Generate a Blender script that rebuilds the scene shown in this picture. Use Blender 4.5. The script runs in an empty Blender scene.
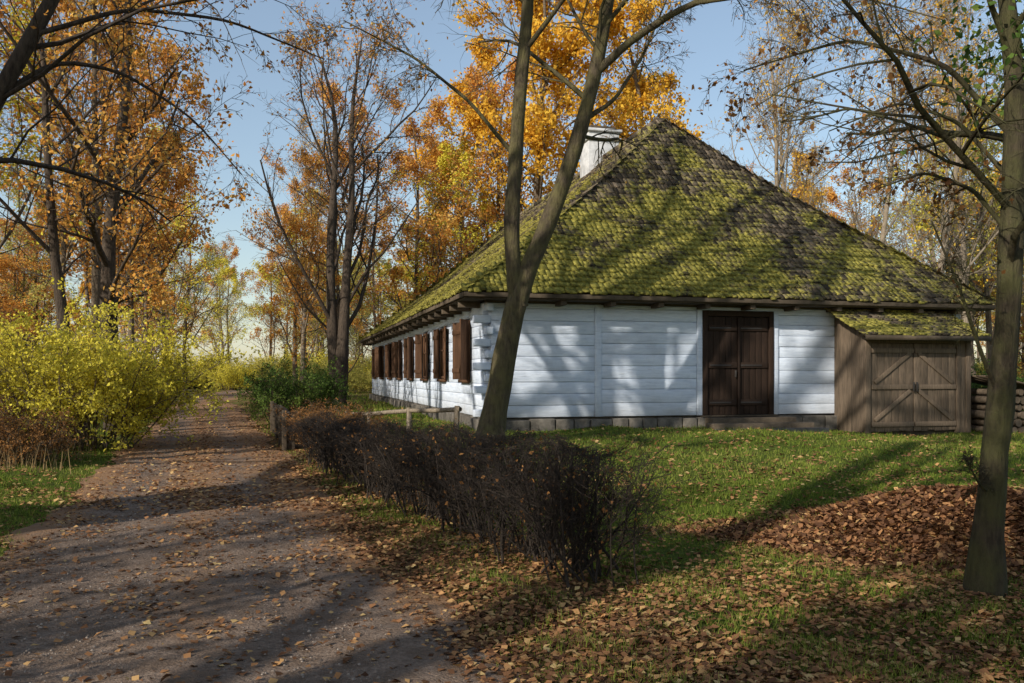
import bpy, math, numpy as np
from mathutils import Vector, Matrix
rng=np.random.default_rng(7)
scene=bpy.context.scene
# ------------------------------------------------------------ materials
def newmat(name):
    m=bpy.data.materials.new(name); m.use_nodes=True
    nt=m.node_tree; nt.nodes.clear()
    out=nt.nodes.new('ShaderNodeOutputMaterial')
    return m,nt,out
def ramp(nt,stops,src=None):
    r=nt.nodes.new('ShaderNodeValToRGB'); cr=r.color_ramp
    while len(cr.elements)>1: cr.elements.remove(cr.elements[-1])
    cr.elements[0].position=stops[0][0]; cr.elements[0].color=(*stops[0][1],1)
    for p,c in stops[1:]:
        e=cr.elements.new(p); e.color=(*c,1)
    if src is not None: nt.links.new(src,r.inputs[0])
    return r
def coords(nt,scale=(1,1,1),kind='Object'):
    tc=nt.nodes.new('ShaderNodeTexCoord'); mp=nt.nodes.new('ShaderNodeMapping')
    mp.inputs['Scale'].default_value=scale
    nt.links.new(tc.outputs[kind],mp.inputs[0]); return mp.outputs[0]
def noise(nt,co,scale,detail=4,rough=.6):
    n=nt.nodes.new('ShaderNodeTexNoise'); n.inputs['Scale'].default_value=scale
    n.inputs['Detail'].default_value=detail; n.inputs['Roughness'].default_value=rough
    nt.links.new(co,n.inputs['Vector']); return n.outputs['Fac']
def mixc(nt,f,a,b,mode='MIX'):
    m=nt.nodes.new('ShaderNodeMix'); m.data_type='RGBA'; m.blend_type=mode
    for s,v in ((m.inputs[0],f),(m.inputs[6],a),(m.inputs[7],b)):
        if isinstance(v,(int,float)): s.default_value=v
        elif isinstance(v,tuple): s.default_value=(*v,1)
        else: nt.links.new(v,s)
    return m.outputs[2]
def math_(nt,op,a,b=0.0,clamp=False):
    m=nt.nodes.new('ShaderNodeMath'); m.operation=op; m.use_clamp=clamp
    for s,v in ((m.inputs[0],a),(m.inputs[1],b)):
        if isinstance(v,(int,float)): s.default_value=v
        else: nt.links.new(v,s)
    return m.outputs[0]
def bump(nt,h,strength,dist):
    b=nt.nodes.new('ShaderNodeBump'); b.inputs['Strength'].default_value=strength; b.inputs['Distance'].default_value=dist
    nt.links.new(h,b.inputs['Height']); return b.outputs[0]
def finish(nt,out,col,rough=.9,nrm=None,spec=.2):
    p=nt.nodes.new('ShaderNodeBsdfPrincipled'); p.inputs['Roughness'].default_value=rough
    p.inputs['Specular IOR Level'].default_value=spec
    if isinstance(col,tuple): p.inputs['Base Color'].default_value=(*col,1)
    else: nt.links.new(col,p.inputs['Base Color'])
    if nrm is not None: nt.links.new(nrm,p.inputs['Normal'])
    nt.links.new(p.outputs[0],out.inputs[0])
def attr(nt,name='rnd'):
    a=nt.nodes.new('ShaderNodeAttribute'); a.attribute_name=name; return a.outputs['Fac']

def leafmat(name,cols,trans=.4):
    m,nt,out=newmat(name)
    st=[(i/max(1,len(cols)-1),c) for i,c in enumerate(cols)]
    r=ramp(nt,st,attr(nt))
    d=nt.nodes.new('ShaderNodeBsdfDiffuse'); t=nt.nodes.new('ShaderNodeBsdfTranslucent'); mx=nt.nodes.new('ShaderNodeMixShader')
    mx.inputs[0].default_value=trans
    nt.links.new(r.outputs[0],d.inputs[0]); nt.links.new(r.outputs[0],t.inputs[0])
    nt.links.new(d.outputs[0],mx.inputs[1]); nt.links.new(t.outputs[0],mx.inputs[2]); nt.links.new(mx.outputs[0],out.inputs[0])
    return m
L_orange=leafmat('leaves_orange',[(.36,.13,.035),(.62,.26,.05),(.76,.40,.09),(.74,.52,.15)])
L_gold=leafmat('leaves_gold',[(.56,.28,.03),(.80,.46,.05),(.86,.60,.10)])
L_yellow=leafmat('leaves_yellow',[(.44,.38,.05),(.72,.62,.07),(.86,.76,.13)])
L_yg=leafmat('leaves_yellowgreen',[(.22,.24,.05),(.46,.43,.10),(.66,.57,.16)])
L_brown=leafmat('leaves_brown',[(.10,.05,.025),(.25,.12,.04),(.40,.20,.07)],.3)
L_green=leafmat('leaves_green',[(.05,.09,.025),(.11,.18,.04),(.22,.28,.06)])
L_fallen=leafmat('fallen_leaves',[(.07,.036,.022),(.15,.075,.04),(.29,.14,.065),(.46,.25,.105),(.60,.44,.19)],.12)
L_grass=leafmat('grass_blades',[(.075,.115,.02),(.14,.20,.03),(.25,.29,.05),(.42,.38,.12)],.35)
L_dry=leafmat('dry_stems',[(.2,.13,.06),(.42,.30,.15)],.2)

def barkmat(name,a,b,moss=None,mossf=.5):
    m,nt,out=newmat(name)
    co=coords(nt,(1,1,.22)); n=noise(nt,co,22,6,.7)
    c=ramp(nt,[(.3,a),(.7,b)],n).outputs[0]
    if moss:
        n2=noise(nt,coords(nt),3.0,6,.7)
        f=ramp(nt,[(mossf-.08,(0,0,0)),(mossf+.12,(.8,.8,.8))],n2).outputs[0]
        c=mixc(nt,math_(nt,'MULTIPLY',f,math_(nt,'MULTIPLY',n,1.6,True)),c,moss)
    finish(nt,out,c,.95,bump(nt,n,1,.05))
    return m
B_dark=barkmat('bark_dark',(.03,.022,.017),(.12,.09,.065))
B_hedge=barkmat('hedge_bark',(.018,.014,.012),(.075,.058,.045))
B_main=barkmat('bark_mossy',(.03,.023,.015),(.14,.108,.07),(.13,.115,.045),.47)
B_green=barkmat('bark_green',(.022,.018,.012),(.10,.077,.05),(.085,.085,.03),.45)
B_mid=barkmat('bark_brown',(.07,.052,.037),(.22,.17,.12))
B_pale=barkmat('bark_pale',(.15,.12,.085),(.36,.29,.21))

m,nt,out=newmat('whitewash_wood'); M_white=m
n=noise(nt,coords(nt,(.35,.35,3)),6,6,.65); n2=noise(nt,coords(nt),1.6,5,.6); n3=noise(nt,coords(nt,(.2,.2,6)),16,5,.7)
c=ramp(nt,[(.25,(.47,.54,.66)),(.5,(.66,.73,.84)),(.75,(.76,.82,.91))],n).outputs[0]
c=mixc(nt,ramp(nt,[(.50,(0,0,0)),(.72,(.55,.55,.55))],n2).outputs[0],c,(.43,.475,.55))
c=mixc(nt,ramp(nt,[(.58,(0,0,0)),(.70,(.7,.7,.7))],n3).outputs[0],c,(.30,.31,.33))
c=mixc(nt,math_(nt,'MULTIPLY',attr(nt),.22),c,(.42,.46,.53))
tc=nt.nodes.new('ShaderNodeTexCoord'); sp=nt.nodes.new('ShaderNodeSeparateXYZ'); nt.links.new(tc.outputs['Object'],sp.inputs[0])
lowd=math_(nt,'MULTIPLY',math_(nt,'SUBTRACT',1.25,sp.outputs[2]),math_(nt,'MULTIPLY',n2,1.8),True)
c=mixc(nt,lowd,c,(.34,.33,.30))
finish(nt,out,c,.85,bump(nt,math_(nt,'ADD',n3,n),.7,.016))

def woodmat(name,a,b,scale=(12,12,1.2)):
    m,nt,out=newmat(name)
    n=noise(nt,coords(nt,scale),3,7,.7); n2=noise(nt,coords(nt),2.2,4)
    c=ramp(nt,[(.25,a),(.7,b)],n).outputs[0]
    c=mixc(nt,math_(nt,'MULTIPLY',attr(nt),.5),c,tuple(x*.45 for x in a))
    c=mixc(nt,math_(nt,'MULTIPLY',n2,.5),c,a)
    finish(nt,out,c,.85,bump(nt,n,.6,.01)); return m
M_door=woodmat('dark_door_wood',(.018,.011,.008),(.06,.035,.022))
M_shut=woodmat('shutter_wood',(.05,.026,.015),(.18,.09,.045))
M_grey=woodmat('weathered_wood',(.055,.042,.03),(.28,.205,.14))
M_beam=woodmat('old_beam_wood',(.05,.038,.026),(.17,.13,.09),(2,2,2))
m,nt,out=newmat('mossy_shingles'); M_roof=m
tc=nt.nodes.new('ShaderNodeTexCoord'); sp=nt.nodes.new('ShaderNodeSeparateXYZ'); nt.links.new(tc.outputs['Object'],sp.inputs[0])
nb=noise(nt,coords(nt),.75,6,.65); nf=noise(nt,coords(nt),9,5,.75); nff=noise(nt,coords(nt),40,3,.7)
wood_=ramp(nt,[(0,(.035,.028,.021)),(.5,(.105,.083,.058)),(1,(.25,.195,.14))],attr(nt)).outputs[0]
moss=ramp(nt,[(.32,(.07,.07,.016)),(.5,(.26,.235,.045)),(.66,(.56,.48,.11))],nf).outputs[0]
zf=math_(nt,'MULTIPLY',math_(nt,'SUBTRACT',5.3,sp.outputs[2]),.06)
xf=math_(nt,'MULTIPLY',math_(nt,'SUBTRACT',5.5,sp.outputs[0]),.022)
v=math_(nt,'ADD',math_(nt,'ADD',math_(nt,'SUBTRACT',math_(nt,'MULTIPLY',nb,1.9),.45),zf),xf)
v=math_(nt,'ADD',v,math_(nt,'MULTIPLY',math_(nt,'SUBTRACT',nf,.5),.9))
v=math_(nt,'ADD',v,math_(nt,'MULTIPLY',math_(nt,'SUBTRACT',attr(nt),.5),.20))
mk=ramp(nt,[(.38,(0,0,0)),(.62,(.95,.95,.95))],v).outputs[0]
c=mixc(nt,mk,wood_,moss)
finish(nt,out,c,.95,bump(nt,math_(nt,'ADD',nf,nff),.9,.04))
m,nt,out=newmat('plinth_stone'); M_stone=m
n=noise(nt,coords(nt),5,5); finish(nt,out,ramp(nt,[(.3,(.05,.045,.037)),(.7,(.17,.15,.125))],n).outputs[0],.95,bump(nt,n,.8,.04))
m,nt,out=newmat('chimney_plaster'); M_chim=m
n=noise(nt,coords(nt),4,5); finish(nt,out,ramp(nt,[(.3,(.36,.36,.36)),(.6,(.60,.60,.60))],n).outputs[0],.9,bump(nt,n,.4,.02))
m,nt,out=newmat('window_glass'); M_glass=m
finish(nt,out,(.03,.035,.04),.08,None,.6)
m,nt,out=newmat('iron'); M_iron=m
finish(nt,out,(.03,.025,.022),.6,None,.4)
m,nt,out=newmat('lawn_ground'); M_ground=m
n1=noise(nt,coords(nt),1.3,6,.65); n2=noise(nt,coords(nt),14,5,.7); n3=noise(nt,coords(nt),60,3,.7)
g=ramp(nt,[(.3,(.055,.068,.016)),(.55,(.12,.15,.03)),(.75,(.20,.21,.055))],n2).outputs[0]
l=ramp(nt,[(.3,(.07,.042,.025)),(.5,(.20,.115,.057)),(.7,(.38,.24,.11))],n2).outputs[0]
lf=math_(nt,'ADD',attr(nt,'litter'),math_(nt,'MULTIPLY',math_(nt,'SUBTRACT',n1,.5),1.3))
lf=math_(nt,'ADD',lf,math_(nt,'MULTIPLY',math_(nt,'SUBTRACT',n2,.5),.8))
c=mixc(nt,ramp(nt,[(.4,(0,0,0)),(.6,(1,1,1))],lf).outputs[0],g,l)
finish(nt,out,c,1,bump(nt,math_(nt,'ADD',n2,n3),1,.05),.05)
m,nt,out=newmat('dirt_path'); M_path=m
n1=noise(nt,coords(nt),1.1,6,.65); n2=noise(nt,coords(nt),30,6,.8); n4=noise(nt,coords(nt),4,6,.7)
vo=nt.nodes.new('ShaderNodeTexVoronoi'); vo.inputs['Scale'].default_value=55; nt.links.new(coords(nt),vo.inputs['Vector'])
c=ramp(nt,[(.3,(.14,.10,.076)),(.5,(.26,.19,.143)),(.7,(.40,.31,.24))],n2).outputs[0]
vr=ramp(nt,[(0,(.38,.38,.38)),(1,(.62,.62,.62))],vo.outputs['Color']).outputs[0]
c=mixc(nt,.6,c,vr,'SOFT_LIGHT')
c=mixc(nt,ramp(nt,[(.42,(0,0,0)),(.6,(.75,.75,.75))],n4).outputs[0],c,(.17,.118,.083))
lf=math_(nt,'ADD',attr(nt,'litter'),math_(nt,'MULTIPLY',math_(nt,'SUBTRACT',n1,.5),1.2))
lf=math_(nt,'ADD',lf,math_(nt,'MULTIPLY',math_(nt,'SUBTRACT',n2,.5),.9))
c=mixc(nt,ramp(nt,[(.34,(0,0,0)),(.62,(.9,.9,.9))],lf).outputs[0],c,(.32,.185,.10))
finish(nt,out,c,.95,bump(nt,math_(nt,'SUBTRACT',math_(nt,'ADD',n2,n4),math_(nt,'MULTIPLY',vo.outputs['Distance'],.4)),.8,.045),.06)
m,nt,out=newmat('pebble'); M_peb=m
finish(nt,out,ramp(nt,[(0,(.13,.10,.08)),(1,(.32,.26,.21))],attr(nt)).outputs[0],.9)

# ------------------------------------------------------------ mesh builder
class MB:
    def __init__(s): s.V=[];s.F=[];s.M=[];s.R=[];s.n=0;s.mats=[]
    def mi(s,m):
        if m not in s.mats: s.mats.append(m)
        return s.mats.index(m)
    def add(s,v,f,mat,rnd=None):
        v=np.asarray(v,float).reshape(-1,3); f=np.asarray(f,int).reshape(-1,4)
        s.V.append(v); s.F.append(f+s.n); s.n+=len(v)
        s.M.append(np.full(len(f),s.mi(mat)))
        if rnd is None: rnd=rng.random(len(f))
        s.R.append(np.broadcast_to(np.asarray(rnd,float),(len(f),)))
    def box(s,x0,x1,y0,y1,z0,z1,mat,rnd=None,M=None):
        v=np.array([[x0,y0,z0],[x1,y0,z0],[x1,y1,z0],[x0,y1,z0],[x0,y0,z1],[x1,y0,z1],[x1,y1,z1],[x0,y1,z1]],float)
        if M is not None: v=np.array([list(M@Vector(p)) for p in v])
        f=[[0,3,2,1],[4,5,6,7],[0,1,5,4],[1,2,6,5],[2,3,7,6],[3,0,4,7]]
        s.add(v,f,mat,rng.random() if rnd is None else rnd)
    def mesh(s,name,smooth=False):
        V=np.concatenate(s.V);F=np.concatenate(s.F);Mi=np.concatenate(s.M);R=np.concatenate(s.R)
        me=bpy.data.meshes.new(name)
        me.vertices.add(len(V)); me.vertices.foreach_set('co',V.astype(np.float32).ravel())
        me.loops.add(F.size); me.loops.foreach_set('vertex_index',F.astype(np.int32).ravel())
        me.polygons.add(len(F)); me.polygons.foreach_set('loop_start',np.arange(0,F.size,4,dtype=np.int32))
        me.polygons.foreach_set('loop_total',np.full(len(F),4,dtype=np.int32))
        for m in s.mats: me.materials.append(m)
        me.polygons.foreach_set('material_index',Mi.astype(np.int32))
        a=me.attributes.new('rnd','FLOAT','FACE'); a.data.foreach_set('value',R.astype(np.float32))
        if smooth: me.polygons.foreach_set('use_smooth',np.ones(len(F),bool))
        me.update(calc_edges=True); return me
    def obj(s,name,parent=None,smooth=False,bevel=0):
        o=bpy.data.objects.new(name,s.mesh(name,smooth)); scene.collection.objects.link(o)
        if parent: o.parent=parent
        if bevel:
            b=o.modifiers.new('bevel','BEVEL'); b.width=bevel; b.segments=2; b.limit_method='ANGLE'
        return o
def empty(name,loc=(0,0,0),rz=0):
    e=bpy.data.objects.new(name,None); e.location=loc; e.rotation_euler=(0,0,rz); scene.collection.objects.link(e); return e
def place(name,me,loc,rz=0,sc=(1,1,1),parent=None):
    o=bpy.data.objects.new(name,me); o.location=loc; o.rotation_euler=(0,0,rz); o.scale=sc; scene.collection.objects.link(o)
    if parent: o.parent=parent
    return o
# ------------------------------------------------------------ trees
def nrm(v): return v/(np.linalg.norm(v,axis=-1,keepdims=True)+1e-9)
def grow(st,di,ln,r0,K,wob,trop,tip=.35):
    Nn=len(st); p=[st]; d=nrm(di); step=(ln/(K-1))[:,None]
    for i in range(K-1):
        d=nrm(d+rng.normal(0,wob,(Nn,3))+np.array([0,0,trop])); p.append(p[-1]+d*step)
    P=np.stack(p,1); R=r0[:,None]*np.linspace(1,tip,K)[None,:]
    return P,R
def spawn(P,R,ln,M,tmin,tmax,ang,ratio,rr,minr,taper=.55):
    Nn,K,_=P.shape
    t=(np.arange(M)[None,:]+rng.random((Nn,M)))/M; t=tmin+(tmax-tmin)*t
    f=t*(K-1); i0=np.minimum(f.astype(int),K-2); fr=f-i0
    n=np.arange(Nn)[:,None]
    a=P[n,i0]; b=P[n,i0+1]; pos=a+(b-a)*fr[...,None]; tan=nrm(b-a)
    rad=R[n,i0]*(1-fr)+R[n,i0+1]*fr
    perp=nrm(np.cross(tan,rng.normal(0,1,tan.shape)))
    an=np.radians(rng.normal(ang,9,t.shape))[...,None]
    d=tan*np.cos(an)+perp*np.sin(an)
    L=ln[:,None]*ratio*(1.1-taper*t)*rng.uniform(.65,1.3,t.shape)
    r=np.maximum(rad*rr*rng.uniform(.7,1.1,t.shape),minr)
    return pos.reshape(-1,3),d.reshape(-1,3),L.ravel(),r.ravel()
def tubes(mb,P,R,S,mat):
    Nn,K,_=P.shape
    T=np.empty_like(P); T[:,1:-1]=P[:,2:]-P[:,:-2]; T[:,0]=P[:,1]-P[:,0]; T[:,-1]=P[:,-1]-P[:,-2]; T=nrm(T)
    ref=np.where(np.abs(T[:,:1,2:3])>.9,np.array([1.,0,0]),np.array([0,0,1.]))
    ref=np.broadcast_to(ref,T.shape)
    U=nrm(np.cross(T,ref)); W=np.cross(T,U)
    a=np.linspace(0,2*math.pi,S,endpoint=False)
    rad=R[:,:,None]*np.ones(S)
    if S>=10: rad=rad*(1+rng.normal(0,.05,rad.shape))
    V=P[:,:,None]+rad[...,None]*(U[:,:,None]*np.cos(a)[:,None]+W[:,:,None]*np.sin(a)[:,None])
    base=(np.arange(Nn)*K*S)[:,None,None]; k=(np.arange(K-1)*S)[None,:,None]; j=np.arange(S)[None,None,:]; j2=(j+1)%S
    F=np.stack([base+k+j,base+k+j2,base+k+S+j2,base+k+S+j],-1)
    mb.add(V.reshape(-1,3),F.reshape(-1,4),mat)
def leafquads(mb,pos,size,mat,flat=None,rnd=None,wid=.62):
    n=len(pos)
    if flat is None: a=nrm(rng.normal(0,1,(n,3))+np.array([0,0,-.35])); b=nrm(np.cross(a,rng.normal(0,1,(n,3))))
    else:
        th=rng.uniform(0,2*math.pi,n); tl=rng.normal(0,flat,(n,2))
        a=nrm(np.stack([np.cos(th),np.sin(th),tl[:,0]],1)); b=nrm(np.stack([-np.sin(th),np.cos(th),tl[:,1]],1))
    c=np.cross(a,b); s=(size*rng.uniform(.6,1.3,n))[:,None]
    v0=pos; v1=pos+a*s*.42+b*s*wid*.5+c*s*.12; v2=pos+a*s; v3=pos+a*s*.5-b*s*wid*.5+c*s*.12
    V=np.stack([v0,v1,v2,v3],1).reshape(-1,3); F=np.arange(4*n).reshape(-1,4)
    mb.add(V,F,mat,rnd)
def resample(pts,K):
    p=np.array(pts,float); d=np.r_[0,np.cumsum(np.linalg.norm(np.diff(p,axis=0),axis=1))]; t=np.linspace(0,d[-1],K)
    q=np.stack([np.interp(t,d,p[:,i]) for i in range(p.shape[1])],1)
    for _ in range(2): q[1:-1]=q[1:-1]*.5+(q[:-2]+q[2:])*.25
    return q,d[-1]
def make_tree(mb,stems,levels,bark,leaf=None,leafn=2,leafsize=.09,minr=.005,Kt=12,leafz=None,lobes=0.3,rs=1.0,tipbark=None):
    Ps=[];Rs=[];Ls=[]
    for s in stems:
        q,L=resample(s,Kt); Ps.append(q[:,:3]); Rs.append(q[:,3]*rs); Ls.append(L)
    P=np.array(Ps);R=np.array(Rs);ln=np.array(Ls)
    tubes(mb,P,R*(1+rng.normal(0,.03,R.shape)),12,bark)
    for li,l in enumerate(levels):
        st,d,L,r=spawn(P,R,ln,l['M'],l.get('t0',.25),l.get('t1',1),l.get('ang',42),l.get('ratio',.5),l.get('rr',.6),minr,l.get('taper',.55))
        P,R=grow(st,d,L,r,l.get('K',5),l.get('wob',.13),l.get('trop',.05)); ln=L
        tubes(mb,P,R,l.get('S',3),bark if (li<2 or tipbark is None) else tipbark)
    if leaf is not None and leafn>0:
        K=P.shape[1]; nb=len(P); n=int(nb*leafn)
        idx=rng.integers(0,nb,n); t=rng.random(n)*(K-1.001); i0=t.astype(int); fr=(t-i0)[:,None]
        pos=P[idx,i0]*(1-fr)+P[idx,i0+1]*fr+rng.normal(0,leafsize*.8,(n,3))
        fld=np.sin(pos[:,0]*1.3+1)+np.sin(pos[:,1]*1.5+pos[:,2]*.9)+np.sin(pos[:,2]*1.7+2)
        keep=rng.random(n)<np.clip(.62+lobes*fld,.05,1); pos=pos[keep]; fld=fld[keep]
        if leafz is not None: k=leafz(pos); pos=pos[k]; fld=fld[k]
        rn=np.clip(.5+fld*.1+rng.normal(0,.22,len(pos)),0,1)
        leafquads(mb,pos,leafsize,leaf,rnd=rn)

def generic(name,h,r,bark,leaf,leafn,leafsize,minr,M=(14,7,6),lean=0,t0=.2,trop=.06,ang=45,ratio=.42,forks=1,tip=None,rr=.5):
    mb=MB(); stems=[]
    for k in range(forks):
        a=rng.uniform(0,6.28); sp=0 if forks==1 else .12
        pts=[]; wx=rng.normal(0,.05); wy=rng.normal(0,.05)
        for i in range(8):
            z=h*i/7
            pts.append((lean*z+sp*z*math.cos(a)+wx*z*math.sin(i*.9)+rng.normal(0,.03)*z**.7, sp*z*math.sin(a)+wy*z*math.sin(i*.8+1)+rng.normal(0,.03)*z**.7, z-.2, r*(1-.12*i if i<7 else .1)+(r*.35 if i==0 else 0)))
        stems.append(pts)
    lv=[dict(M=M[0],t0=t0,ang=ang,ratio=ratio,rr=rr,K=7,wob=.13,trop=trop,S=5,taper=.75),
        dict(M=M[1],t0=.2,ang=42,ratio=.45,rr=.6,K=5,wob=.16,trop=.03,S=3),
        dict(M=M[2],t0=.15,ang=40,ratio=.5,rr=.6,K=4,wob=.18,trop=0,S=3)]
    if len(M)>3: lv.append(dict(M=M[3],t0=.15,ang=40,ratio=.55,rr=.6,K=3,wob=.2,trop=-.03,S=3))
    make_tree(mb,stems,lv,bark,leaf,leafn,leafsize,minr,tipbark=tip)
    return mb.mesh(name)
# ------------------------------------------------------------ ground
def ss(a,b,x):
    t=np.clip((x-a)/(b-a),0,1); return t*t*(3-2*t)
def pc(y): return -.1-.36*y+.055*np.maximum(np.asarray(y,float)-45,0)**1.35*.5
HW=1.6
def gz(x,y):
    x=np.asarray(x,float);y=np.asarray(y,float)
    u=x-pc(y)
    h=.48*ss(2.2,4.6,u)*ss(8.5,14.5,y)*(1-.38*ss(4,10,x))
    h=h+.16*ss(2.0,4.5,-u)
    w=ss(HW-.1,HW+.8,np.abs(u))
    h=h+w*(.018*np.sin(x*2.1+y*1.3)+.014*np.sin(x*3.7-y*2.9+1)+.03*np.sin(x*.6+1.1*y))-.03*(1-w)
    h=h+.42*np.exp(-(((x-4.5)/1.5)**2+((y-8.5)/.85)**2)**1.1)
    return h
def litter(x,y):
    u=x-pc(y)
    verge=ss(1.2,1.7,u)*(1-ss(2.8,4.0,u))
    pile=np.exp(-(((x-4.4)/2.3)**2+((y-8.2)/1.5)**2)**1.3)
    fg=(1-ss(6.0,8.5,y))*ss(2,3,u)*.42
    left=ss(2.2,3.6,-u)*.42
    lawn=.10
    far=ss(24,34,y)*.5
    fr=.3*ss(.0,3,x-6)*(1-ss(9,14,y))
    return np.clip(np.maximum.reduce([verge*.66,pile*1.15,fg+0*x,left,lawn+0*x,far+0*x,fr]),0,1)
def gridmesh(xs,ys,zf,lf,mat,name):
    X,Y=np.meshgrid(xs,ys); Z=zf(X,Y); V=np.stack([X,Y,Z],-1).reshape(-1,3)
    nx=len(xs); i=np.arange(len(ys)-1)[:,None]*nx+np.arange(nx-1)[None,:]
    F=np.stack([i,i+1,i+nx+1,i+nx],-1).reshape(-1,4)
    mb=MB(); mb.add(V,F,mat); me=mb.mesh(name,True)
    a=me.attributes.new('litter','FLOAT','POINT'); a.data.foreach_set('value',lf(X,Y).astype(np.float32).ravel())
    o=bpy.data.objects.new(name,me); scene.collection.objects.link(o); return o
xs=np.concatenate([np.linspace(-400,-35,25)[:-1],np.arange(-35,20,.2),np.linspace(20,400,25)])
ys=np.concatenate([np.linspace(-120,-8,12)[:-1],np.arange(-8,45,.2),np.linspace(45,500,40)])
gridmesh(xs,ys,gz,litter,M_ground,'lawn_ground')
yy=np.arange(-12,86,.12); nc=25
edL=-HW-.1+.12*np.sin(yy*1.3)+.07*np.sin(yy*4.1+1)+rng.normal(0,.025,len(yy))
edR=HW+.12+.12*np.sin(yy*1.1+2)+.07*np.sin(yy*3.3)+rng.normal(0,.025,len(yy))
T=np.linspace(0,1,nc)[None,:]; U=edL[:,None]*(1-T)+edR[:,None]*T
X=pc(yy)[:,None]+U; Y=np.repeat(yy[:,None],nc,1)
edge=1-ss(0,.1,np.minimum(T,1-T))
Z=gz(X,Y)+.012+.028*(1-edge)-.02*np.exp(-((np.abs(U)-.75)/.25)**2)+.008*np.sin(X*5+Y*3)*np.sin(Y*2.3)+.05*ss(30,60,Y)
mb=MB(); i=np.arange(len(yy)-1)[:,None]*nc+np.arange(nc-1)[None,:]
mb.add(np.stack([X,Y,Z],-1).reshape(-1,3),np.stack([i,i+1,i+nc+1,i+nc],-1).reshape(-1,4),M_path)
me=mb.mesh('dirt_path',True); a=me.attributes.new('litter','FLOAT','POINT')
lt=.45*ss(.9,1.6,np.abs(U))+.38*np.exp(-((U)/.4)**2)+.35*ss(6,14,Y)+.25*ss(.2,1.5,U)*ss(5,8,Y)
a.data.foreach_set('value',lt.astype(np.float32).ravel())
o=bpy.data.objects.new('dirt_path',me); scene.collection.objects.link(o)

A=math.atan2(.254,.967); ca,sa=math.cos(A),math.sin(A); CX,CY=-.54,17.0
def tolocal(x,y):
    dx=x-CX;dy=y-CY; return dx*ca+dy*sa,-dx*sa+dy*ca
def inhouse(x,y,mg=0.05):
    lx,ly=tolocal(x,y)
    return ((lx>-mg)&(lx<11.35+mg)&(ly>-mg)&(ly<23.8))|((lx>7.9)&(lx<10.7)&(ly>-1.15)&(ly<0))
def scatter(n,y0,y1,xf=None):
    y=y0*(y1/y0)**rng.random(n); x=rng.uniform(-1,1,n)*(y*.66+1.5); return x,y
def leaf_layer(n,y0,y1,lift,fn):
    x,y=scatter(n,y0,y1)
    k=(rng.random(n)<fn(x,y))&~inhouse(x,y,.12); x=x[k];y=y[k]
    return np.stack([x,y,gz(x,y)+lift+rng.random(len(x))*lift],1)
def fdens(x,y):
    u=np.abs(x-pc(y)); onpath=1-ss(HW-.5,HW+.1,u)
    pn=.5+.5*np.sin(x*1.9+np.sin(y*1.1)*2)*np.sin(y*1.7+x*.6)
    pn2=.5+.5*np.sin(x*4.9+np.sin(y*3.1)*2)*np.sin(y*5.7+x*1.6)
    d=litter(x,y)*(.15+.75*pn+.35*pn2)+.05
    rut=.5+.5*np.exp(-(u/.35)**2)-.3*np.exp(-((u-.75)/.25)**2)
    return d*(1-onpath)+onpath*(.10+.42*pn*pn2)*rut*(1+1.2*ss(.3,1.5,x-pc(y)))*(.25+1.35*ss(5,11,y))
mb=MB()
p=leaf_layer(230000,3.2,12,.010,fdens); p[:,2]+=.025*(np.abs(p[:,0]-pc(p[:,1]))<HW); leafquads(mb,p,.052,L_fallen,flat=.25,rnd=np.clip(rng.beta(1.8,1.9,len(p)),0,1),wid=.8)
p=leaf_layer(150000,10,34,.013,fdens); p[:,2]+=.03*(np.abs(p[:,0]-pc(p[:,1]))<HW); leafquads(mb,p,.07,L_fallen,flat=.25,rnd=np.clip(rng.beta(2,1.8,len(p)),0,1),wid=.8)
n=32000; a=rng.uniform(0,6.28,n); r=np.sqrt(rng.random(n))*(1+.18*np.sin(a*3)+.1*np.sin(a*7+1)); x=4.4+2.5*r*np.cos(a)+rng.normal(0,.15,n); y=8.2+1.5*r*np.sin(a)+rng.normal(0,.12,n)
p=np.stack([x,y,gz(x,y)+rng.random(n)*.06*np.clip(1.3-r,.2,1)],1); leafquads(mb,p,.065,L_fallen,flat=.5,rnd=rng.beta(1.4,2.8,n),wid=.8)
mb.obj('fallen_leaves')
def gdens(x,y):
    u=np.abs(x-pc(y)); off=ss(HW+.0,HW+.35,u)
    pn=.5+.5*np.sin(x*1.3+2*np.sin(y*.9))*np.sin(y*1.2+x*.7)
    return off*np.clip(1.05-litter(x,y)*1.0+.35*(pn-.5),.03,1)
def grass(mb,n,y0,y1,h,w):
    x,y=scatter(n,y0,y1); k=(rng.random(n)<gdens(x,y))&~inhouse(x,y,.12); x=x[k];y=y[k]; n=len(x)
    cl=.6+.5*np.sin(x*5+3*np.sin(y*4))*np.sin(y*6); hh=h*rng.uniform(.5,1.4,n)*np.clip(cl,.45,1.2)
    th=rng.uniform(0,6.28,n); W=np.stack([np.cos(th),np.sin(th),0*th],1)*(w/2); b=np.stack([x,y,gz(x,y)-.01],1)
    ln=np.stack([rng.normal(0,.4,n),rng.normal(0,.4,n),np.ones(n)],1)*hh[:,None]
    V=np.stack([b-W,b+W,b+ln+W*.15,b+ln-W*.15],1).reshape(-1,3)
    pn=.5+.5*np.sin(x*.9+np.sin(y*1.4)*2)
    mb.add(V,np.arange(4*n).reshape(-1,4),L_grass,np.clip(.3+.3*pn+rng.normal(0,.22,n),0,1))
mb=MB(); grass(mb,230000,3.2,11,.07,.007); grass(mb,200000,9,24,.075,.013); grass(mb,70000,22,60,.14,.04)
mb.obj('grass')
n=900; y=rng.uniform(13.5,22,n); x=pc(y)-rng.uniform(2.4,4.6,n)-.4*np.sin(y*3); h=rng.uniform(.15,.5,n)
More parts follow.
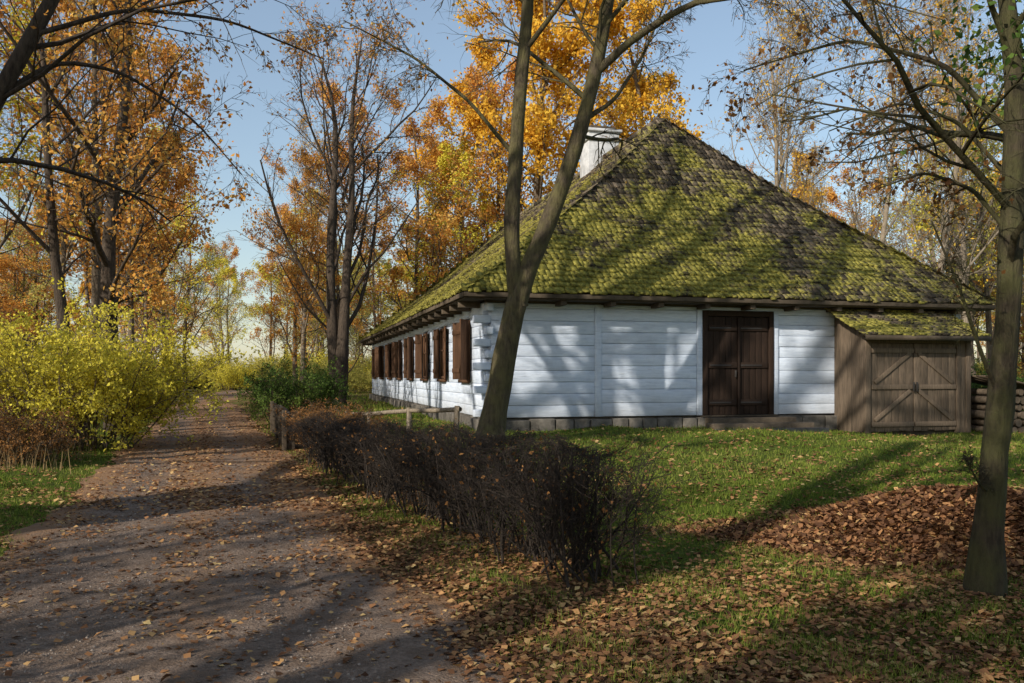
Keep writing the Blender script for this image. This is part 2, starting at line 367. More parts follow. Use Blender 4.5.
th=rng.uniform(0,6.28,n); W=np.stack([np.cos(th),np.sin(th),0*th],1)*.006; b=np.stack([x,y,gz(x,y)-.02],1)
t_=b+np.stack([rng.normal(0,.2,n),rng.normal(0,.2,n),np.ones(n)],1)*h[:,None]
mb=MB(); mb.add(np.stack([b-W,b+W,t_+W*.4,t_-W*.4],1).reshape(-1,3),np.arange(4*n).reshape(-1,4),L_dry); mb.obj('dry_grass_stems')
n=4500; y=3.3*(16/3.3)**rng.random(n); x=pc(y)+rng.uniform(-1.5,1.5,n); s=rng.uniform(.003,.010,n)*(1+.03*y)
oc=np.array([[1,0,0],[0,1,0],[-1,0,0],[0,-1,0],[.4,.3,.7],[-.4,.3,.6],[-.3,-.4,.7],[.4,-.3,.6]])
c=np.stack([x,y,gz(x,y)+.036],1); V=c[:,None]+oc[None]*s[:,None,None]*rng.uniform(.6,1.3,(n,1,3))
F=np.array([[0,1,4,7],[1,2,5,4],[2,3,6,5],[3,0,7,6],[4,5,6,7]])
mb=MB(); mb.add(V.reshape(-1,3),(F[None]+np.arange(n)[:,None,None]*8).reshape(-1,4),M_peb,np.repeat(rng.random(n),5)); mb.obj('path_pebbles')

# ------------------------------------------------------------ house
W_,L_=11.35,23.6; ov=.55; zE=3.2; HR=5.05; hs=4.0; ZP=.74
house=empty('whitewashed_log_house',(CX,CY,0),A)
def courses(mb,a0,a1,fixed,axis,openings,z0=ZP,z1=3.05,ch=.25,th=.13):
    z=z0
    while z<z1-.02:
        zt=min(z+ch*rng.uniform(.85,1.15),z1)
        segs=[(a0,a1)]
        for (o0,o1,oz0,oz1) in openings:
            if zt>oz0+.05 and z<oz1-.05:
                ns=[]
                for s in segs:
                    if o0>s[0] and o1<s[1]: ns+=[(s[0],o0),(o1,s[1])]
                    else: ns.append(s)
                segs=ns
        for s in segs:
            j=rng.uniform(0,.016); r=rng.random()
            if axis=='x': mb.box(s[0],s[1],fixed-j,fixed+th,z+.003,zt-.003,M_white,r)
            else: mb.box(fixed-j,fixed+th,s[0],s[1],z+.003,zt-.003,M_white,r)
        z=zt
mb=MB()
courses(mb,.13,2.32,0,'x',[])
courses(mb,2.46,4.62,0,'x',[])
courses(mb,6.58,11.2,0,'x',[])
mb.box(2.32,2.46,-.03,.13,ZP,3.05,M_white,.5)
mb.box(6.45,6.575,-.03,.13,ZP,3.05,M_white,.6); mb.box(4.625,4.75,-.03,.13,ZP,3.05,M_white,.6)
mb.box(11.2,11.35,-.03,.13,ZP,3.05,M_white,.2)
wins=[1.8+2.86*i for i in range(8)]
WZ0,WZ1=1.5,2.78
courses(mb,.13,L_-.1,0,'y',[(w-.42,w+.42,WZ0,WZ1) for w in wins])
mb.obj('log_walls',house,bevel=.01)
mb=MB(); mb.box(.1,W_-.002,.125,L_,.3,3.1,M_white,.5)
mb.box(W_-.001,W_+.05,.2,L_-.1,.6,3.05,M_white,.5); mb.obj('inner_walls',house)
mb=MB()
z=.76;k=0
while z<2.95:
    if k%2==0: mb.box(-.22,.125,.0,.16,z,z+.15,M_white,.3+rng.random()*.6)
    else: mb.box(.0,.14,-.16,.125,z,z+.15,M_white,.3+rng.random()*.6)
    z+=.235;k+=1
mb.obj('corner_log_ends',house,bevel=.02)
mb=MB()
x=-.1
while x<W_+.05:
    w=rng.uniform(.3,.6); mb.box(x,min(x+w-.02,W_+.1),-.1+rng.uniform(-.02,.02),.2,-.3,.70+rng.uniform(-.02,.02),M_stone); x+=w
y=.25
while y<L_:
    w=rng.uniform(.3,.6); mb.box(-.1+rng.uniform(-.02,.02),.2,y,y+w-.02,-.3,.70+rng.uniform(-.02,.02),M_stone); y+=w
mb.box(0.01,W_-.01,.1,L_,-.3,.735,M_stone); mb.obj('stone_plinth',house,bevel=.02)
mb=MB(); mb.box(4.752,4.86,-.05,.1,.74,2.98,M_door,.2); mb.box(6.34,6.448,-.05,.1,.74,2.98,M_door,.2); mb.box(4.862,6.338,-.05,.1,2.86,2.98,M_door,.2); mb.box(4.7,6.5,-.13,.1,.71,.738,M_beam,.4)
mb.box(4.87,6.33,.06,.12,.74,2.855,M_door,1)
for s0 in (4.87,5.605):
    for i in range(5):
        x0=s0+i*.1445; mb.box(x0+.003,x0+.14,.0+rng.uniform(-.006,.006),.05,.745,2.85,M_door,rng.random())
    for zz in (.95,1.75,2.55):
        mb.box(s0+.02,s0+.70,-.03,-.008,zz,zz+.12,M_door,rng.random())
        mb.box(s0+.05,s0+.55,-.04,-.032,zz+.04,zz+.075,M_iron)
mb.box(5.575,5.63,-.05,-.032,.75,2.85,M_door,.9); mb.box(5.5,5.53,-.08,-.033,1.55,1.7,M_iron)
mb.box(4.7,6.5,-.03,.13,2.985,3.05,M_white,.4)
mb.obj('double_door',house,bevel=.006)
mb=MB(); mb.box(4.75,6.75,-.45,-.135,.3,.70,M_beam); mb.box(4.6,6.95,-.8,-.455,.1,.60,M_beam); mb.box(4.6,7.1,-1.1,-.81,.0,.5,M_stone)
mb.obj('door_steps',house,bevel=.02)
mbw=MB();mbs=MB()
for wi,w in enumerate(wins):
    mbw.box(.05,.07,w-.4,w+.4,WZ0,WZ1,M_glass,.5)
    for (a0,a1,b0,b1) in ((w-.42,w-.35,WZ0,WZ1),(w+.35,w+.42,WZ0,WZ1),(w-.35,w+.35,WZ1-.07,WZ1),(w-.35,w+.35,WZ0,WZ0+.07),(w-.02,w+.02,WZ0+.07,WZ1-.07),(w-.35,w-.02,2.2,2.24),(w+.02,w+.35,2.2,2.24)):
        mbw.box(-.02,.049,a0,a1,b0,b1,M_shut,.3)
    mbw.box(-.1,.0,w-.48,w+.48,WZ0-.07,WZ0-.005,M_shut,.3)
    for sg in (-1,1):
        op=rng.uniform(5,22) if wi%3 else rng.uniform(8,40)
        Mx=Matrix.Translation((-.03,w+sg*.42,0))@Matrix.Rotation(math.radians(op*sg),4,'Z')
        for i in range(3):
            y0,y1=sorted((sg*(i*.145+.002),sg*(i*.145+.142)))
            mbs.box(-.035,-.005,y0,y1,WZ0+.0,WZ1,M_shut,rng.random(),Mx)
        for zz in (WZ0+.15,WZ1-.27):
            y0,y1=sorted((sg*.02,sg*.42)); mbs.box(-.055,-.036,y0,y1,zz,zz+.1,M_shut,rng.random(),Mx)
mbw.obj('windows',house); mbs.obj('window_shutters',house,bevel=.005)
def prof(v): return v-.035*np.sin(math.pi*np.clip(v,0,1))
def slope(mb,a0,a1,t0,t1,n,w,off=0.0,zb=zE,H=HR,mat=None):
    mat=mat or M_roof
    a0,a1,t0,t1=[np.array(q,float) for q in (a0,a1,t0,t1)]
    out=nrm(np.array([ (a1-a0)[1],-(a1-a0)[0] ]))
    run=np.linalg.norm(np.dot(t0-a0,out)) ; sl=math.atan2(H,run); nv=np.array([out[0]*math.sin(sl),out[1]*math.sin(sl),math.cos(sl)])
    Lx=np.linalg.norm(a1-a0); dx=(a1-a0)/Lx
    def pt(u,v,o):
        base=a0+dx*u; up=-out*run*v
        sag=.035*math.sin(u*.9+v*3)*math.sin(math.pi*min(max(v,0),1))
        return np.array([base[0]+up[0],base[1]+up[1],zb+H*prof(v)])+nv*(o+sag*(1 if H>2 else 0))
    l1=np.dot(t0-a0,dx); r1=np.dot(t1-a0,dx)
    V=[];F=[];R=[]
    for i in range(n):
        v0=i/n; lo=l1*v0; hi=Lx+(r1-Lx)*v0; u=lo-rng.random()*w*.5
        while u<hi:
            ww=w*rng.uniform(.6,1.35); ua=max(u,lo-.02); ub=min(u+ww-.006,hi+.02); u+=ww
            if ub-ua<.02: continue
            jv=rng.normal(0,.10)/n; va=v0+jv; vb=min((i+1.3)/n,1.0)
            o0=.055+rng.uniform(-.012,.018)+off
            k=len(V)
            V+= [pt(ua,va,o0),pt(ub,va,o0+rng.uniform(-.006,.006)),pt(ub,vb,.014+off),pt(ua,vb,.014+off),pt(ua,va,o0-.04),pt(ub,va,o0-.04),pt(ub,vb,off),pt(ua,vb,off)]
            F+= [[k,k+1,k+2,k+3],[k+4,k+5,k+1,k],[k,k+3,k+7,k+4],[k+1,k+5,k+6,k+2]]
            R+= [rng.random()]*4
    mb.add(np.array(V),F,mat,np.array(R))
AX=(W_/2,hs); BX=(W_/2,L_-hs)
e00=(-ov,-ov);e10=(W_+ov,-ov);e11=(W_+ov,L_+ov);e01=(-ov,L_+ov)
mb=MB()
slope(mb,e00,e10,AX,AX,36,.13)
slope(mb,e01,e00,BX,AX,36,.15)
slope(mb,e10,e11,AX,BX,30,.3)
slope(mb,e11,e01,BX,BX,26,.3)
mb.obj('roof_shingles',house)
mb=MB()
vs=np.linspace(0,1,14)
for a0,a1,t0,t1 in ((e00,e10,AX,AX),(e01,e00,BX,AX),(e10,e11,AX,BX),(e11,e01,BX,BX)):
    a0,a1,t0,t1=[np.array(q,float) for q in (a0,a1,t0,t1)]
    P0=[np.r_[a0+(t0-a0)*v,zE+HR*prof(v)-.06] for v in vs];P1=[np.r_[a1+(t1-a1)*v,zE+HR*prof(v)-.06] for v in vs]
    V=np.array(P0+P1); n=len(vs); mb.add(V,[[i,n+i,n+i+1,i+1] for i in range(n-1)],M_beam,.5)
mb.obj('roof_deck',house)
mb=MB()
mb.box(-ov+.06,W_+ov-.06,-ov+.05,-.04,zE-.115,zE-.085,M_beam); mb.box(-ov+.06,-.04,-.038,L_+ov-.06,zE-.115,zE-.085,M_beam)
mb.box(-ov+.02,W_+ov-.02,-ov+.0,-ov+.045,zE-.09,zE-.0,M_beam); mb.box(-ov,-ov+.045,-ov+.046,L_+ov,zE-.09,zE-.0,M_beam)
mb.box(-.0,W_,-.06,.12,3.055,3.12,M_beam)
for y in np.arange(.3,L_,.95): mb.box(-ov+.08,-.03,y,y+.12,zE-.24,zE-.117,M_beam)
for x in np.arange(.4,W_,1.05): mb.box(x,x+.12,-ov+.1,-.03,zE-.21,zE-.117,M_beam)
mb.obj('eaves_timber',house,bevel=.008)
mb=MB()
for y in np.arange(hs,L_-hs,.35):
    mb.box(W_/2-.16,W_/2+.16,y,y+.34,zE+HR-.06+rng.uniform(-.01,.01),zE+HR+.07,M_roof)
mb.obj('ridge_cap',house)
mb=MB(); cx=W_/2-.1; cy=8.4
mb.box(cx-.5,cx+.5,cy-.4,cy+.4,7.2,9.05,M_chim,.5); mb.box(cx-.56,cx+.56,cy-.46,cy+.46,8.78,8.88,M_chim,.5); mb.box(cx-.58,cx+.58,cy-.48,cy+.48,9.052,9.14,M_chim,.5)
mb.box(cx-.42,cx+.42,cy-.32,cy+.32,9.142,9.26,M_beam,.5)
mb.obj('chimney',house,bevel=.02)
mb=MB(); x0,x1,yf=7.98,10.6,-1.1
for i in range(7):
    ya=yf+.08+i*.145; zt=2.98-(-ya)*.5; mb.box(x0,x0+.03,ya,ya+.14,.1,zt,M_grey); mb.box(x1-.03,x1,ya,ya+.14,.1,zt,M_grey)
mb.box(x0-.02,x0+.1,yf-.02,yf+.08,.1,2.4,M_grey,.5); mb.box(x1-.1,x1+.02,yf-.02,yf+.08,.1,2.4,M_grey,.5)
mb.box(x0+.101,x1-.101,yf-.01,yf+.08,2.28,2.4,M_grey,.7); mb.box(10.26,10.36,yf-.015,yf+.08,.1,2.279,M_grey,.7)
mb.box(10.361,10.498,yf+.01,yf+.06,.1,2.279,M_grey,.3)
mb.box(x0+.05,x1-.05,yf+.1,yf+.13,.1,2.4,M_beam,.9)
def xdoor(a,b,z0,z1,flip):
    n=6; w=(b-a)/n
    for i in range(n): mb.box(a+i*w+.003,a+(i+1)*w-.003,yf+.02+rng.uniform(-.004,.004),yf+.06,z0+rng.uniform(-.03,0),z1,M_grey,rng.random())
    for zz in (z0+.08,(z0+z1)/2-.05,z1-.2): mb.box(a+.01,b-.01,yf-.012,yf+.014,zz,zz+.1,M_grey,rng.random()*.5)
    H=(z1-z0)/2-.23
    for zb_,f in ((z0+.185,flip),((z0+z1)/2+.06,flip)):
        ang=math.atan2(H,(b-a-.1)); Ld=math.hypot(H,b-a-.1)-.1
        Mx=Matrix.Translation(((a+b)/2,yf-.001,zb_+H/2))@Matrix.Rotation(-ang*f,4,'Y')
        mb.box(-Ld/2,Ld/2,-.01,.014,-.045,.045,M_grey,rng.random()*.5,Mx)
xdoor(8.1,9.165,.42,2.27,1); xdoor(9.185,10.25,.42,2.27,-1)
mb.box(9.12,9.15,yf-.05,yf-.013,1.25,1.45,M_iron); mb.box(9.2,9.23,yf-.05,yf-.013,1.25,1.45,M_iron)
mb.obj('lean_to_shed',house,bevel=.005)
mb=MB()
slope(mb,(7.72,-1.42),(10.85,-1.42),(7.72,-.02),(10.85,-.02),9,.15,zb=2.42,H=.66)
mb.add([[7.72,-1.42,2.4],[10.85,-1.42,2.4],[10.85,-.02,3.06],[7.72,-.02,3.06]],[[0,1,2,3]],M_beam,.5)
mb.box(7.72,10.85,-1.45,-1.41,2.33,2.43,M_beam)
mb.obj('lean_to_roof',house)

wp=empty('wood_pile',(10.75,18.9,.3),.25); pile=MB()
for r in range(6):
    for k in range(5-(r%2)):
        rr=.085*rng.uniform(.8,1.15); cx_=-.4+k*.2+(r%2)*.1; cz=.1+r*.165
        P=np.array([[[cx_,-.5+rng.uniform(-.05,.05),cz],[cx_+rng.normal(0,.01),0,cz],[cx_,.6,cz]]]); tubes(pile,P,np.full((1,3),rr),9,B_mid)
        a=np.linspace(0,2*math.pi,8,endpoint=False); y_=P[0,0,1]+.002
        v=np.stack([cx_+rr*np.cos(a),np.full(8,y_),cz+rr*np.sin(a)],1); pile.add(v,[[0,1,2,3],[0,3,4,7],[4,5,6,7]],M_grey,rng.random())
pile.obj('logs',wp)
pile=MB(); Mx=Matrix.Translation((0,0,1.12))@Matrix.Rotation(math.radians(12),4,'Y')
for i in range(5): pile.box(-.7,.75,-.65+i*.27,-.65+i*.27+.25,0,.03,M_grey,None,Mx)
for px_ in (-.56,.56): pile.box(px_-.04,px_+.04,-.45,-.37,-.1,1.1+(-.1 if px_>0 else .08),M_grey)
pile.obj('cover_boards',wp)

def rod(mb,a,b,r,mat,S=8):
    P=np.array([[a,[(a[i]+b[i])/2+rng.normal(0,.01) for i in range(3)],b]],float); tubes(mb,P,np.array([[r,r*.95,r*.9]]),S,mat)
mb=MB()
rp=[(-1.0,15.6),(-2.0,16.6),(-3.0,17.9),(-3.7,19.2)]
for x,y in rp: z=float(gz(x,y)); rod(mb,(x,y,z-.2),(x,y,z+.58),.055,B_pale)
for a,b in zip(rp[:-1],rp[1:]):
    rod(mb,(a[0]+.06,a[1]-.05,float(gz(*a))+.52),(b[0]-.06,b[1]+.05,float(gz(*b))+.52),.045,B_pale)
mb.obj('wooden_rail_fence')
mb=MB(); a=np.array([-4.7,18.2]); b=np.array([-6.7,24.4]); L=np.linalg.norm(b-a); ang=math.atan2(b[1]-a[1],b[0]-a[0])
Mx=Matrix.Translation((a[0],a[1],0))@Matrix.Rotation(ang,4,'Z')
for r in range(4):
    for k in range(4): mb.box(k*L/4+.01,(k+1)*L/4-.01,-.08+rng.uniform(-.02,.02),.1,.0+r*.19,.18+r*.19,M_beam,None,Mx)
for k in range(5): mb.box(k*L/4-.06,k*L/4+.06,.101,.2,-.1,.85,M_beam,None,Mx)
mb.obj('low_timber_wall',bevel=.01)

# ------------------------------------------------------------ main tree
mb=MB()
stems=[[(-.42,14.5,.2,.36),(-.37,14.5,.55,.25),(-.2,14.5,1.5,.225),(0,14.5,2.5,.21),(.14,14.5,3.15,.20),(.476,14.5,3.85,.165),(.85,14.5,4.75,.155),(1.16,14.45,5.77,.14),(1.44,14.4,6.8,.13),(1.6,14.4,7.8,.11),(2.0,14.4,9.7,.07),(2.3,14.4,12,.02)],
 [(.12,14.5,2.75,.17),(.0,14.5,3.5,.16),(-.01,14.5,4.1,.15),(.085,14.5,5.77,.14),(.22,14.55,7.3,.125),(.34,14.6,9,.09),(.5,14.6,11.4,.05),(.7,14.6,13.4,.015)],
 [(1.42,14.4,6.7,.085),(1.92,14.3,7.15,.075),(2.6,14.1,7.55,.065),(3.5,13.9,7.9,.05),(4.9,13.7,8.1,.035),(6.3,13.6,7.9,.012)],
 [(.06,14.5,5.3,.045),(-.7,14.4,6.2,.035),(-1.6,14.3,6.9,.025),(-2.8,14.2,7.5,.01)],
 [(1.2,14.45,5.9,.05),(1.75,14.6,6.3,.04),(2.3,14.9,7.2,.03),(2.8,15.2,8.4,.012)],
 [(1.5,14.4,7.4,.05),(2.3,14.0,8.3,.04),(3.6,13.6,9.0,.03),(5.4,13.2,9.2,.01)],
 [(3.0,14.0,7.7,.04),(4.2,13.6,7.7,.03),(5.4,13.3,7.5,.02),(6.6,13.0,7.0,.008)],
 [(.2,14.55,7.1,.055),(.9,14.2,7.9,.04),(1.6,13.8,9,.03),(2,13.6,10.4,.01)]]
lv=[dict(M=13,t0=.45,ang=50,ratio=.26,rr=.42,K=8,wob=.15,trop=-.07,S=4,taper=.4),dict(M=9,t0=.15,ang=42,ratio=.5,rr=.6,K=6,wob=.17,trop=-.11),dict(M=6,t0=.15,ang=36,ratio=.55,rr=.65,K=4,wob=.2,trop=-.1)]
make_tree(mb,stems,lv,B_main,L_orange,.6,.065,.0042,Kt=30,rs=.86)
mb.obj('leaning_forked_tree')
mb=MB()
stems=[[(3.36,6.1,-.1,.2),(3.38,6.1,.08,.14),(3.42,6.1,.7,.115),(3.49,6.1,1.42,.11),(3.56,6.1,2.14,.10),(3.59,6.12,2.85,.095),(3.64,6.15,3.57,.085),(3.6,6.2,4.3,.07),(3.5,6.3,5.6,.05),(3.4,6.3,7.2,.02)],
 [(3.48,6.1,1.45,.022),(3.3,6.0,1.75,.018),(3.15,6.0,2.2,.013),(3.0,6.1,2.7,.006)],
 [(3.58,6.12,2.6,.024),(3.35,6.2,2.95,.019),(3.05,6.3,3.1,.013),(2.75,6.4,3.0,.006)],
 [(3.62,6.15,3.3,.03),(3.2,6.3,3.9,.022),(2.6,6.6,4.2,.016),(1.9,7.0,4.1,.006)],
 [(3.6,6.15,3.0,.022),(3.35,6.4,3.5,.018),(3.05,6.7,3.75,.012),(2.6,7.0,3.6,.006)],
 [(3.62,6.15,3.8,.028),(3.3,6.0,4.4,.022),(2.8,5.9,4.8,.015),(2.2,5.8,4.75,.006)],
 [(3.4,6.08,.75,.012),(3.25,5.95,.85,.009),(3.12,5.9,1.05,.005)]]
lv=[dict(M=12,t0=.3,ang=50,ratio=.3,rr=.45,K=7,wob=.16,trop=-.04,S=4,taper=.3),dict(M=9,t0=.15,ang=42,ratio=.5,rr=.6,K=5,wob=.18,trop=-.09),dict(M=5,t0=.15,ang=38,ratio=.55,rr=.65,K=4,wob=.2,trop=-.1)]
make_tree(mb,stems,lv,B_green,L_brown,.8,.05,.0023,Kt=26,leafz=lambda p:(p[:,2]>2.0),rs=.8)
n=900; c=np.array([3.75,6.3,4.0]); p=c+rng.normal(0,1,(n,3))*np.array([.28,.3,.28]); leafquads(mb,p,.06,L_green)
mb.obj('mossy_young_tree')
mb=MB()
stems=[[(-7.0,9,-.1,.32),(-6.85,9,.3,.24),(-6.5,9,1.8,.2),(-6.1,9,3.2,.17),(-5.55,9,4.4,.14),(-4.95,9,5.3,.12),(-4.5,9.1,6.4,.09),(-4.3,9.2,8,.06),(-4.2,9.2,10,.02)],
 [(-5.5,9,4.5,.05),(-4.9,9.2,5.0,.04),(-4.3,9.4,4.95,.03),(-3.6,9.6,4.5,.02),(-3.1,9.8,3.9,.008)],
 [(-5.0,9,5.2,.045),(-4.2,9.3,5.6,.035),(-3.2,9.6,5.6,.025),(-2.2,10,5.3,.01)],
 [(-4.4,9.1,6.8,.05),(-3.5,9.5,7.2,.04),(-2.4,10,7.0,.03),(-1.2,10.5,6.4,.01)]]
lv=[dict(M=8,t0=.35,ang=48,ratio=.24,rr=.45,K=6,wob=.16,trop=-.03,S=4,taper=.3),dict(M=6,t0=.15,ang=42,ratio=.5,rr=.6,K=5,wob=.18,trop=-.06),dict(M=5,t0=.15,ang=38,ratio=.55,rr=.65,K=4,wob=.2,trop=-.08)]
make_tree(mb,stems,lv,B_dark,L_orange,2.6,.055,.0034,Kt=20,rs=.62)
mb.obj('overhanging_tree')
# hedge
mb=MB(); n=320; t=rng.random(n)**1.1; x=.55+(-3.6-.55)*t+rng.normal(0,.12,n); y=6.35+(15.6-6.35)*t+rng.normal(0,.1,n)
x+=np.where(t<.5,rng.uniform(-.1,.22,n),0)
st=np.stack([x,y,gz(x,y)-.02],1); d=np.stack([rng.normal(0,.25,n),rng.normal(0,.25,n),np.ones(n)],1)
def cap(P):
    z0=gz(P[...,0],P[...,1]); h=P[...,2]-z0; lim=(.98-.25*ss(9,15,P[...,1]))+.07*np.sin(P[...,0]*7)+.06*np.sin(P[...,1]*5)
    P=P.copy(); P[...,2]=z0+np.where(h>lim,lim+(h-lim)*.4,h); P[...,2]=np.maximum(P[...,2],z0+.03); return P
P,R=grow(st,d,rng.uniform(.75,1.15,n),rng.uniform(.007,.014,n),6,.14,.05); P=cap(P); tubes(mb,P,R,5,B_hedge)
ln=np.full(n,1.0)
for M,ra,K,S in ((7,.42,5,3),(5,.5,4,3),(2,.55,3,3)):
    a_,b_,L,r=spawn(P,R,ln,M,.2,1,42,ra,.55,.0024,.3); P,R=grow(a_,b_,L,r,K,.2,.08); P=cap(P); tubes(mb,P,R,S,B_hedge); ln=L
nl=1800; idx=rng.integers(0,len(P),nl); p=P[idx,1]+rng.normal(0,.02,(nl,3)); leafquads(mb,p,.04,L_brown,rnd=rng.beta(1.5,2,nl))
mb.obj('clipped_bare_hedge')

def shrub(name,w,h,ns,leaf,leafn,ls,bark=B_dark,minr=.004,M=(7,5,4)):
    mb=MB(); a=rng.uniform(0,6.28,ns); r=np.sqrt(rng.random(ns))*w*.35; st=np.stack([r*np.cos(a),r*np.sin(a),np.full(ns,-.1)],1)
    d=np.stack([np.cos(a)*r/w*1.6,np.sin(a)*r/w*1.6,np.ones(ns)],1)+rng.normal(0,.12,(ns,3))
    ln=h*rng.uniform(.55,1,ns); P,R=grow(st,d,ln,np.full(ns,.018),6,.1,-.03); tubes(mb,P,R,4,bark)
    for M_,ra,K in zip(M,(.42,.45,.5),(5,4,3)):
        s_,d_,L,rr=spawn(P,R,ln,M_,.15,1,42,ra,.55,minr,.35); P,R=grow(s_,d_,L,rr,K,.18,-.02); tubes(mb,P,R,3,bark); ln=L
    n=int(len(P)*leafn); idx=rng.integers(0,len(P),n); k=rng.integers(0,P.shape[1],n); p=P[idx,k]+rng.normal(0,ls*.6,(n,3)); p=p[p[:,2]>.05]
    fld=np.sin(p[:,0]*2.6)+np.sin(p[:,1]*2.9+1)+np.sin(p[:,2]*3.1)
    leafquads(mb,p,ls,leaf,rnd=np.clip(.55+.12*fld+rng.normal(0,.22,len(p)),0,1)); return mb.mesh(name)
S_y=shrub('yellow_shrub',3.2,3.0,60,L_yellow,4.6,.075,bark=B_mid)
def gp(x,y): return (x,y,float(gz(x,y)))
place('yellow_shrub',S_y,gp(-9.5,18.6),.3)
S_b=shrub('brown_shrub',2.4,1.3,40,L_brown,2.2,.05,bark=B_mid)
place('brown_shrub',S_b,gp(-8.9,15.2),0,(.8,.8,.7)); place('brown_shrub',S_b,gp(-10.6,16.2),1.9,(1.1,1.1,.85)); place('brown_shrub',S_b,gp(-12.5,18.5),3,(1.2,1.2,1.1)); place('brown_shrub',S_b,gp(-4.0,18.6),1,(.7,.9,.75)); place('brown_shrub',S_b,gp(-3.3,17.0),2,(.5,.7,.65))
S_g=shrub('green_shrub',3.0,2.0,55,L_green,2.6,.08)
place('green_shrub',S_g,gp(-6.8,27.0),0,(.85,.85,.9)); place('green_shrub',S_g,gp(12.3,22.0),2,(.8,.8,.8))
S_f=shrub('undergrowth_shrub',4.5,3.2,45,L_yg,5.0,.13,bark=B_mid,minr=.006,M=(6,4,3))
S_f2=shrub('undergrowth_shrub_gold',4.5,3.4,45,L_yellow,4.0,.13,bark=B_mid,minr=.006,M=(6,4,3))
T_left=generic('autumn_tree',15,.26,B_dark,L_orange,5.5,.13,.007,(18,8,6,3),t0=.18,ang=52,ratio=.44,tip=B_mid)
T_left2=generic('autumn_tree_slim',13,.17,B_dark,L_orange,5,.12,.006,(14,8,6),lean=-.12,t0=.3,tip=B_mid)
place('autumn_tree',T_left,gp(-10.9,23.5),0)
place('autumn_tree_slim',T_left2,gp(-10.9,21.6),.1)
T_fan=generic('spreading_tree',15,.24,B_dark,L_orange,1.3,.12,.007,(13,8,6,3),t0=.17,ang=38,ratio=.48,forks=2,trop=.12,tip=B_mid)
place('spreading_tree',T_fan,gp(-6.6,32.5),1)
T_gold=generic('golden_tree',24,.32,B_mid,L_gold,11,.23,.010,(22,8,6,3),t0=.2,ang=42,ratio=.33,trop=.1)
T_yel=generic('yellow_tree',17,.2,B_mid,L_yellow,6,.16,.008,(18,8,6,3),t0=.12,ang=50,ratio=.38)
T_bare=generic('bare_tree',19,.18,B_pale,L_gold,.7,.14,.009,(20,8,7,3),t0=.2,ang=36,ratio=.36,trop=.12)
T_sparse=generic('sparse_tree',16,.18,B_mid,L_yg,4,.14,.008,(18,8,6,3),t0=.12,ang=44,ratio=.38,trop=.08)
T_or=generic('orange_tree',18,.2,B_mid,L_orange,7.5,.17,.008,(18,8,6,3),t0=.15,ang=46,ratio=.38,trop=.06)
T_limb=generic('open_crowned_tree',17,.32,B_dark,L_orange,.6,.10,.010,(8,4,4),t0=.22,ang=40,ratio=.46,forks=2,trop=.1,rr=.68)
place('golden_tree',T_gold,gp(1.5,46),0); place('golden_tree',T_gold,gp(6.6,50),2.0,(1,1,1.02)); place('golden_tree',T_gold,gp(-2.5,52),4,(.85,.85,.8)); place('orange_tree',T_or,gp(-5.2,46),4,(.9,.9,.85)); place('orange_tree',T_or,gp(-.6,48),1,(1,1,1))
place('orange_tree',T_or,gp(-14.6,30),1.0); place('yellow_tree',T_yel,gp(-16.5,25),3); place('yellow_tree',T_yel,gp(-2.8,47),4,(1,1,.8))
place('bare_tree',T_bare,gp(12.8,42),0); place('bare_tree',T_bare,gp(17.2,40),2); place('bare_tree',T_bare,gp(22,44),4); place('bare_tree',T_bare,gp(13.7,27.5),1,(.7,.7,.7)); place('bare_tree',T_bare,gp(16.5,31),3,(.8,.8,.8)); place('bare_tree',T_bare,gp(15,45),5)
place('bare_tree',T_bare,gp(-18,34),1,(.8,.8,.9)); place('sparse_tree',T_sparse,gp(19,34),2,(.8,.8,.75)); place('orange_tree',T_or,gp(-15.5,20.5),2,(.7,.7,.7))
place('orange_tree',T_or,gp(-19,29),2,(1,1,1.1)); place('orange_tree',T_or,gp(-9.0,44),3,(.75,.75,.85)); place('orange_tree',T_or,gp(-17.5,36),5,(.9,.9,1))
wood=empty('distant_woodland')
vars_=[T_yel,T_bare,T_sparse,T_gold,T_or,T_bare,T_or,T_or]
for (x,y,m_,s,r) in [(-18.3,41,T_or,.8,1),(-20.5,48,T_yel,.85,2),(-22.5,55,T_or,.85,3),(-12.2,50,T_bare,.8,1),(-14.5,57,T_or,.8,4),(-24.5,64,T_sparse,.9,5),(-16,66,T_yel,.85,2)]:
    place('avenue_tree',m_,gp(x,y),r,(s,s,s))
for (x,y,m_,s,r) in [(-21,92,T_or,.9,1),(-25,95,T_yel,.8,2),(-17,97,T_sparse,.9,3),(-28,99,T_or,.9,4),(-31,93,T_yel,.8,5),(-23,104,T_gold,.7,0),(-34,100,T_or,.9,2),(-19,106,T_yel,.9,4)]:
    place('woodland_tree',m_,gp(x,y),r,(s,s,s),wood)
for k in range(16):
    x=-36+k*1.5; y=90+rng.uniform(-2,6); s=rng.uniform(.8,1.2); place('undergrowth',[S_f,S_f2][k%2],gp(x,y),k,(s,s,s),wood)
cnt=0
while cnt<105:
    y=rng.uniform(38,125); x=rng.uniform(-.78,.78)*y
    u=x-float(pc(y))
    if abs(u)<4.5: continue
    lx,ly=tolocal(x,y)
    if -4<lx<15 and ly<30: continue
    if -.05<x/y<.3 and y<60: continue
    place('woodland_tree',vars_[rng.integers(0,len(vars_))],gp(x,y),rng.uniform(0,6.28),tuple([rng.uniform(.65,1.0)]*2+[rng.uniform(.55,.9)]),wood); cnt+=1
cnt=0
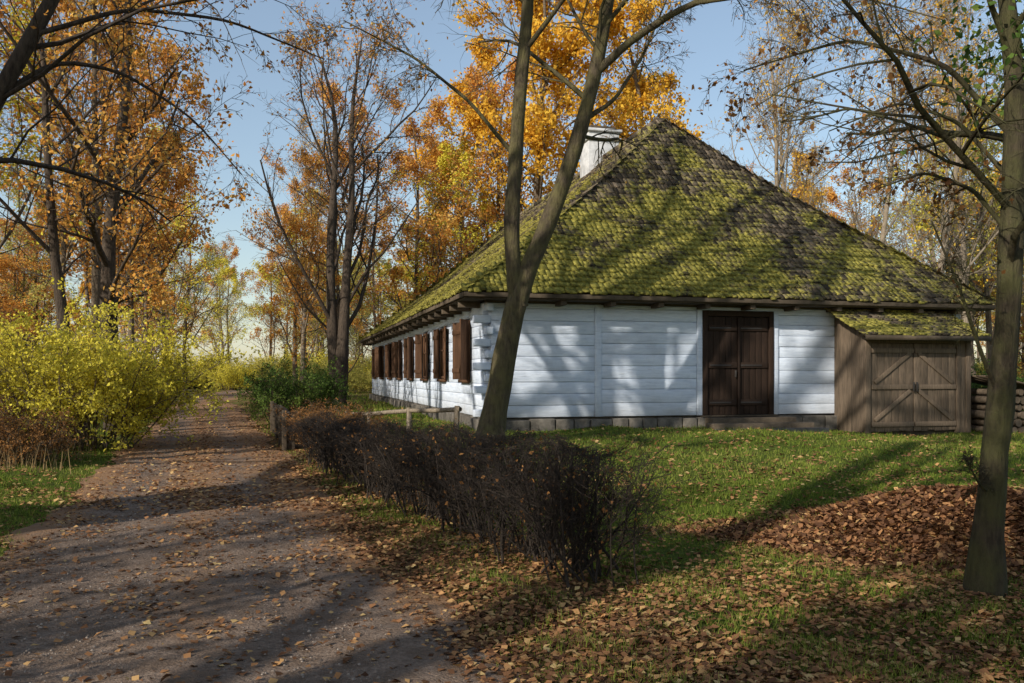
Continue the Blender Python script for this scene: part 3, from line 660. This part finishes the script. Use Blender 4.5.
while cnt<120:
    y=rng.uniform(30,120); x=rng.uniform(-.8,.8)*y; u=x-float(pc(y))
    if abs(u)<5: continue
    lx,ly=tolocal(x,y)
    if -3<lx<14 and ly<28: continue
    s=rng.uniform(.6,1.2); place('undergrowth',[S_f,S_f2,S_f][rng.integers(0,3)],gp(x,y),rng.uniform(0,6.28),(s,s,s*rng.uniform(.5,1.1)),wood); cnt+=1
for (x,y,m_,s,r) in [(-7.4,6.6,T_limb,1.0,0.6),(-11.0,3.2,T_limb,1.2,2.4),(-14.5,8.5,T_limb,1.0,4),(-9.5,-6.5,T_limb,1.2,1.5),
      (-4.2,-3.2,T_left,.5,1),(-8.2,-1.2,T_left,.5,2),(-.8,-4.2,T_left,.5,3),(2.6,-3.0,T_left,.5,5),(-6.2,-6.2,T_left,.6,4),(-12,-2,T_left,.55,0)]:
    place('shade_tree',m_,gp(x,y),r,(s,s,s))  # trees standing out of view, positioned and sized to cast the shade

# ------------------------------------------------------------ light
el=math.radians(28); hx,hy=-.66,-.751
sd=Vector((hx*math.cos(el),hy*math.cos(el),math.sin(el)))
sun=bpy.data.lights.new('sun','SUN'); sun.energy=5.0; sun.angle=math.radians(.5); sun.color=(1,.93,.82)
so=bpy.data.objects.new('sun',sun); scene.collection.objects.link(so); so.rotation_euler=sd.to_track_quat('Z','Y').to_euler()
w=bpy.data.worlds.new('World'); scene.world=w; w.use_nodes=True; nt=w.node_tree
sk=nt.nodes.new('ShaderNodeTexSky'); sk.sky_type='NISHITA'; sk.sun_disc=False; sk.sun_elevation=el; sk.sun_rotation=math.atan2(hx,hy); sk.air_density=1.2; sk.dust_density=.8
hz=mixc(nt,.22,sk.outputs[0],(3.4,4.2,5.2))
nt.links.new(hz,nt.nodes['Background'].inputs[0]); nt.nodes['Background'].inputs[1].default_value=.15
# ------------------------------------------------------------ camera
cd=bpy.data.cameras.new('camera'); co_=bpy.data.objects.new('camera',cd); scene.collection.objects.link(co_)
co_.location=(0,0,1.6); co_.rotation_euler=(math.radians(90),0,0); cd.sensor_width=36; cd.lens=30; cd.shift_y=.0327; cd.clip_end=2000; cd.clip_start=.05
scene.camera=co_
scene.view_settings.view_transform='Standard'; scene.view_settings.look='None'; scene.view_settings.exposure=0
